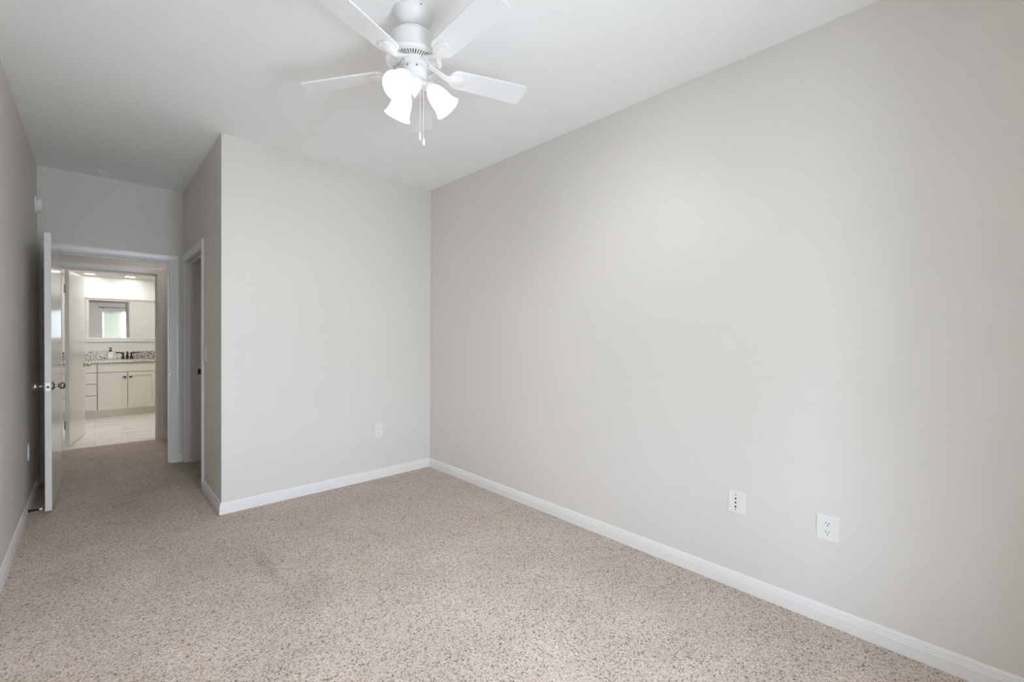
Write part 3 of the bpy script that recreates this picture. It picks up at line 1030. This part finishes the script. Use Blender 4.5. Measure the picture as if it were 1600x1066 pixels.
# widespread faucet
FXc, FYc, FZ = 0.395, 9.66, 0.8858
fa = thing('faucet', 'dark bronze two-handle bathroom faucet on the granite top', 'faucet', (FXc, FYc, FZ))
bm = bm_new()
lathe(bm, [(0, 0), (0.024, 0), (0.024, 0.006), (0.016, 0.016), (0.014, 0.060), (0, 0.062)], (FXc, FYc, FZ), n=24)
tube(bm, [(FXc, FYc, FZ + 0.05), (FXc, FYc, FZ + 0.085), (FXc, FYc - 0.02, FZ + 0.105), (FXc, FYc - 0.06, FZ + 0.108), (FXc, FYc - 0.095, FZ + 0.095), (FXc, FYc - 0.105, FZ + 0.075)], [0.013, 0.012, 0.011, 0.0105, 0.010, 0.010], 14)
obj('spout', bm, M_BRONZE, fa, smooth=True)
for s_ in (-1, 1):
    hx = FXc + s_ * 0.052
    bm = bm_new()
    lathe(bm, [(0, 0), (0.024, 0), (0.024, 0.005), (0.019, 0.014), (0.012, 0.034), (0.010, 0.070), (0.012, 0.084), (0.011, 0.092), (0, 0.094)], (hx, FYc, FZ), n=24)
    h_ = obj('handle_base', bm, M_BRONZE, fa, smooth=True)
    bm = bm_new()
    tube(bm, [(hx - s_ * 0.008, FYc, FZ + 0.096), (hx + s_ * 0.03, FYc, FZ + 0.099), (hx + s_ * 0.092, FYc, FZ + 0.100)], [0.011, 0.0095, 0.008], 12)
    obj('lever', bm, M_BRONZE, h_, smooth=True)

# soap bottle
sx0, sy0, sz0 = 0.188, 9.62, 0.8858
so = thing('soap_dispenser', 'white soap bottle with black pump beside the faucet', 'soap dispenser', (sx0, sy0, sz0))
bm = bm_new()
lathe(bm, [(0, 0), (0.036, 0), (0.040, 0.004), (0.040, 0.085), (0.037, 0.100), (0.024, 0.116), (0.014, 0.122), (0.014, 0.130), (0, 0.130)], (sx0, sy0, sz0), n=36)
bo = obj('bottle', bm, M_CLEAR, so, smooth=True)
bm = bm_new()
lathe(bm, [(0.0403, 0.012), (0.0408, 0.013), (0.0408, 0.078), (0.0403, 0.079)], (sx0, sy0, sz0), n=36, cap0=False, cap1=False)
obj('bottle_label', bm, M_SOAP, bo, smooth=True)
bm = bm_new()
lathe(bm, [(0, 0.126), (0.030, 0.126), (0.030, 0.131), (0.017, 0.140), (0.015, 0.150), (0.007, 0.152), (0.007, 0.172), (0.016, 0.174), (0.017, 0.185), (0.012, 0.190), (0, 0.190)], (sx0, sy0, sz0), n=24)
tube(bm, [(sx0, sy0, sz0 + 0.182), (sx0, sy0 - 0.03, sz0 + 0.183), (sx0, sy0 - 0.048, sz0 + 0.174)], [0.007, 0.006, 0.005], 10)
obj('pump', bm, M_BLACK, so, smooth=True)

# mirror
MX0, MX1 = -0.098, 1.12
mi = thing('bathroom_mirror', 'wide white framed mirror above the vanity', 'mirror', (0.5, YM, 1.2))
obj('mirror_glass', boxes([(MX0 + 0.03, MX1 - 0.03, YM - 0.012, YM, 1.228, 1.842)]), M_MIRROR, mi)
obj('frame', boxes([(MX0, MX0 + 0.032, YM - 0.022, YM, 1.205, 1.862), (MX1 - 0.032, MX1, YM - 0.022, YM, 1.205, 1.862),
                    (MX0 + 0.032, MX1 - 0.032, YM - 0.022, YM, 1.205, 1.234), (MX0 + 0.032, MX1 - 0.032, YM - 0.022, YM, 1.836, 1.862)]), M_TRIM, mi)
bm = bm_new(); box(bm, MX0 - 0.01, MX1 + 0.01, YM - 0.040, YM, 1.864, 1.888, bevel=0.004)
obj('crown_ledge', bm, M_TRIM, mi)
bm = bm_new(); box(bm, MX0 - 0.01, MX1 + 0.01, YM - 0.036, YM, 1.168, 1.198, bevel=0.004)
obj('lower_ledge', bm, M_TRIM, mi)

# recessed downlights in the soffit
for x_, lb_ in ((-0.053, 'left one of two lit recessed downlights in the bathroom soffit'), (0.428, 'right one of two lit recessed downlights in the bathroom soffit')):
    t = thing('recessed_light', lb_, 'downlight', (x_, 9.58, 2.235), group='downlights over the vanity')
    bm = bm_new()
    lathe(bm, [(0.062, 2.2352), (0.085, 2.2352), (0.085, 2.230), (0.078, 2.2275), (0.062, 2.232)], (x_, 9.58, 0), n=40, closed=True)
    obj('trim_ring', bm, M_WHITE, t, smooth=True)
    bm = bm_new()
    lathe(bm, [(0, 2.2345), (0.0625, 2.2345), (0.0625, 2.2325), (0, 2.2310)], (x_, 9.58, 0), n=40)
    obj('lens', bm, M_CAN, t, smooth=True)

# added fill lamp, out of view, brightening the rest of the bathroom
t = thing('bathroom_fill_light', 'added round fill lamp, out of view on main bathroom ceiling', 'fill light', (0.40, 8.15, 2.44))
bm = bm_new()
lathe(bm, [(0, 2.44), (0.17, 2.44), (0.17, 2.425), (0.155, 2.42), (0, 2.42)], (0.40, 8.15, 0), n=40)
obj('fill_lamp_base', bm, M_WHITE, t, smooth=True)
bm = bm_new()
lathe(bm, [(0.150, 2.421), (0.146, 2.395), (0.120, 2.370), (0.070, 2.356), (0, 2.352)], (0.40, 8.15, 0), n=40)
obj('fill_lens', bm, M_BATHFILL, t, smooth=True)

# unseen lamp added between the two doorways to lift hall and passage
t = thing('hall_fill_light', 'added round fill lamp, out of view on the hall ceiling', 'fill light', (0.75, 6.30, H))
bm = bm_new()
lathe(bm, [(0, H), (0.15, H), (0.15, H - 0.015), (0.135, H - 0.02), (0, H - 0.02)], (0.75, 6.30, 0), n=40)
obj('fill_lamp_base', bm, M_WHITE, t, smooth=True)
bm = bm_new()
lathe(bm, [(0.130, H - 0.019), (0.126, H - 0.045), (0.100, H - 0.070), (0.060, H - 0.084), (0, H - 0.088)], (0.75, 6.30, 0), n=40)
obj('fill_lens', bm, M_HALLFILL, t, smooth=True)
